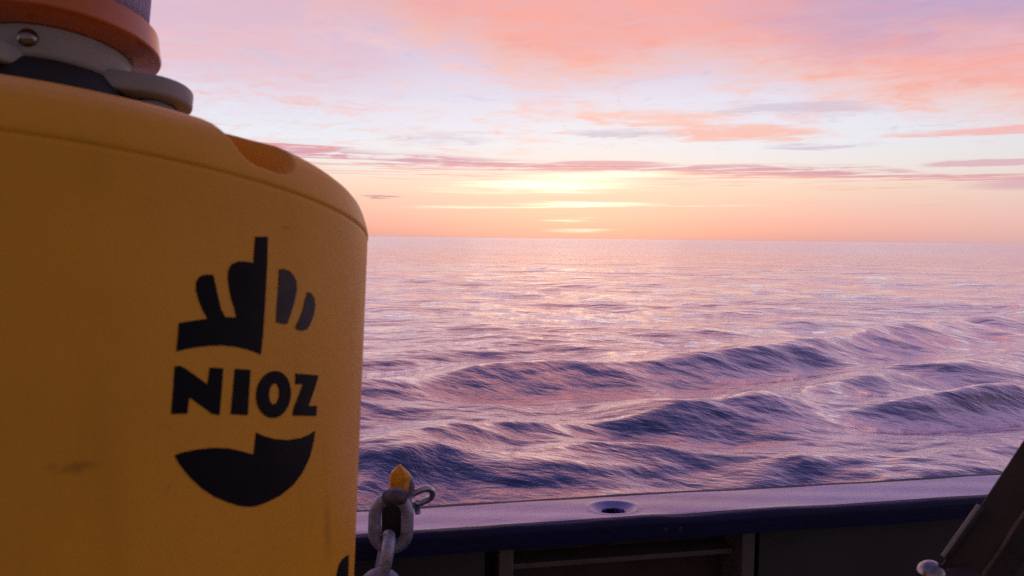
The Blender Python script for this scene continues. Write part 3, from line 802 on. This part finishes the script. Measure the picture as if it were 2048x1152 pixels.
# upright cheek that carries the first link
c = at(787, 1036, HD)
obj('post', *join(boxv(c, RD, RN, UP, 0.0185, 0.010, 0.030, 0.004), boxv(at(788, 1062, HD + 0.012), RD, RN, UP, 0.022, 0.016, 0.006, 0.003)), M['dark_steel'], hook, sharp=40)
obj('collar', *tube([at(774, 996, HD - 0.045), at(782, 993, HD - 0.05), at(798, 993, HD - 0.05), at(808, 996, HD - 0.045)], [0.0105, 0.0128, 0.0128, 0.0105], 14), M['collar'], hook)
obj('hook_arm', *tube([at(815, 1000, HD + 0.02), at(819, 985, HD + 0.02), at(820, 968, HD + 0.018), at(815, 955, HD + 0.01), at(806, 950, HD)], [0.007, 0.008, 0.0085, 0.0075, 0.006], 14), M['galv'], hook)


def tape():
    V = []; F = []
    rings = [((796, 993), 18.5, 16), ((798, 976), 20, 17), ((799, 962), 21.5, 17), ((800, 952), 22, 16), ((800, 945), 20, 12), ((799, 930), 3.0, 4)]
    n = 9; r3 = random.Random(4)
    for (px, py), w, d_ in rings:
        c_ = at(px, py, HD - 0.006)
        for i in range(n):
            t = 2 * math.pi * i / n + 0.3
            j = 1 + 0.22 * (r3.random() - 0.5)
            V.append(c_ + RD * math.cos(t) * w * j * HD / 1518 + RN * math.sin(t) * d_ * j * HD / 1518 + UP * (r3.random() - .5) * 0.003)
    for k in range(len(rings) - 1):
        for i in range(n): F.append((k * n + i, k * n + (i + 1) % n, (k + 1) * n + (i + 1) % n, (k + 1) * n + i))
    F.append(tuple(range((len(rings) - 1) * n, len(rings) * n))); F.append(tuple(range(n))[::-1])
    return np.array(V), F
obj('tape', *tape(), M['tape'], hook, smooth=False)

ring = thing('ring_link', tuple(rp(-0.33, 0.08, z0)), 'loose bright steel ring link leaning out from the taped hook', 'ring')
rc = at(841, 993, HD + 0.03)
obj('hoop', *tube(link_path(rc, [1, 0.15, 0.42], [-0.3, -0.55, 0.9], 0.040, 0.026), 0.0056, 14, True), M['bright_galv'], ring)
obj('shank', *tube([at(836, 1004, HD + 0.03), at(834, 1016, HD + 0.034), at(836, 1026, HD + 0.036)], 0.0055, 12), M['galv'], ring)

# ------------------------------------------------------------------ dark beam at the right
def beam():
    P0 = at(1965, 1152, 0.80); P1 = at(2056, 1015, 0.80)
    ax = (P1 - P0) / np.linalg.norm(P1 - P0)
    s_ = np.cross(ax, fw); s_ /= np.linalg.norm(s_)        # towards the right of the beam
    if s_ @ rt < 0: s_ = -s_
    f_ = np.cross(s_, ax); f_ = f_ if f_ @ fw > 0 else -f_
    # box section turned on its corner: the near ridge runs up the middle
    e1 = (-s_ * 0.86 + f_ * 0.5); e2 = (s_ * 0.86 + f_ * 0.5)
    mid = (P0 + P1) / 2 + e1 * 0.019 + e2 * 0.032
    return mid, ax, e1, e2
mid, bax, e1, e2 = beam()
bt = -0.08; bb = (0.02 - mid[2]) / bax[2]
bm_ = thing('deck_frame', tuple(mid + bax * bb), 'dark rusty steel beam slanting up at the right beside the rail', 'steel beam')
obj('beam', *boxv(mid + bax * (bb + 1.9) / 2, e1, e2, bax, 0.019, 0.032, (1.9 - bb) / 2, 0.004), M['beam'], bm_, sharp=40)
rg = mid - e1 * 0.0185 - e2 * 0.0315
obj('ridge_highlight', *tube([rg + bax * t + (e1 + e2) * 0.0006 * math.sin(t * 90) for t in np.arange(bb + 0.02, 1.89, 0.01)], 0.0022, 8), M['ridge_light'], bm_)  # thin bead added to draw the lit edge of the ridge
nb = at(1862, 1150, 0.79)
V, F = lathe([(0.0, -0.004), (0.0140, -0.004), (0.0144, 0.002), (0.0136, 0.007), (0.0106, 0.0112), (0.0060, 0.0138), (0.0, 0.0146)], 32)
ua = np.array([-0.25, -0.45, 0.85]); ua /= np.linalg.norm(ua); ub = np.cross(ua, [1, 0, 0]); ub /= np.linalg.norm(ub); uc = np.cross(ua, ub)
obj('cap_nut', nb + V[:, :1] * ub + V[:, 1:2] * uc + V[:, 2:] * ua, F, M['nut'], bm_)
obj('nut_bracket', *boxv(nb - ua * 0.016 + rt * 0.02, ub, uc, ua, 0.013, 0.030, 0.010, 0.003), M['beam'], bm_, sharp=40)
st0 = at(1888, 1116, 0.815); st1 = at(1962, 1012, 0.815); sx = (st1 - st0) / np.linalg.norm(st1 - st0); sy = np.cross(sx, fw); sy /= np.linalg.norm(sy); sz = np.cross(sx, sy)
obj('edge_strip', *boxv((st0 + st1) / 2, sx, sy, sz, np.linalg.norm(st1 - st0) / 2, 0.0028, 0.0045, 0.001), M['dull_strip'], bm_, sharp=40)
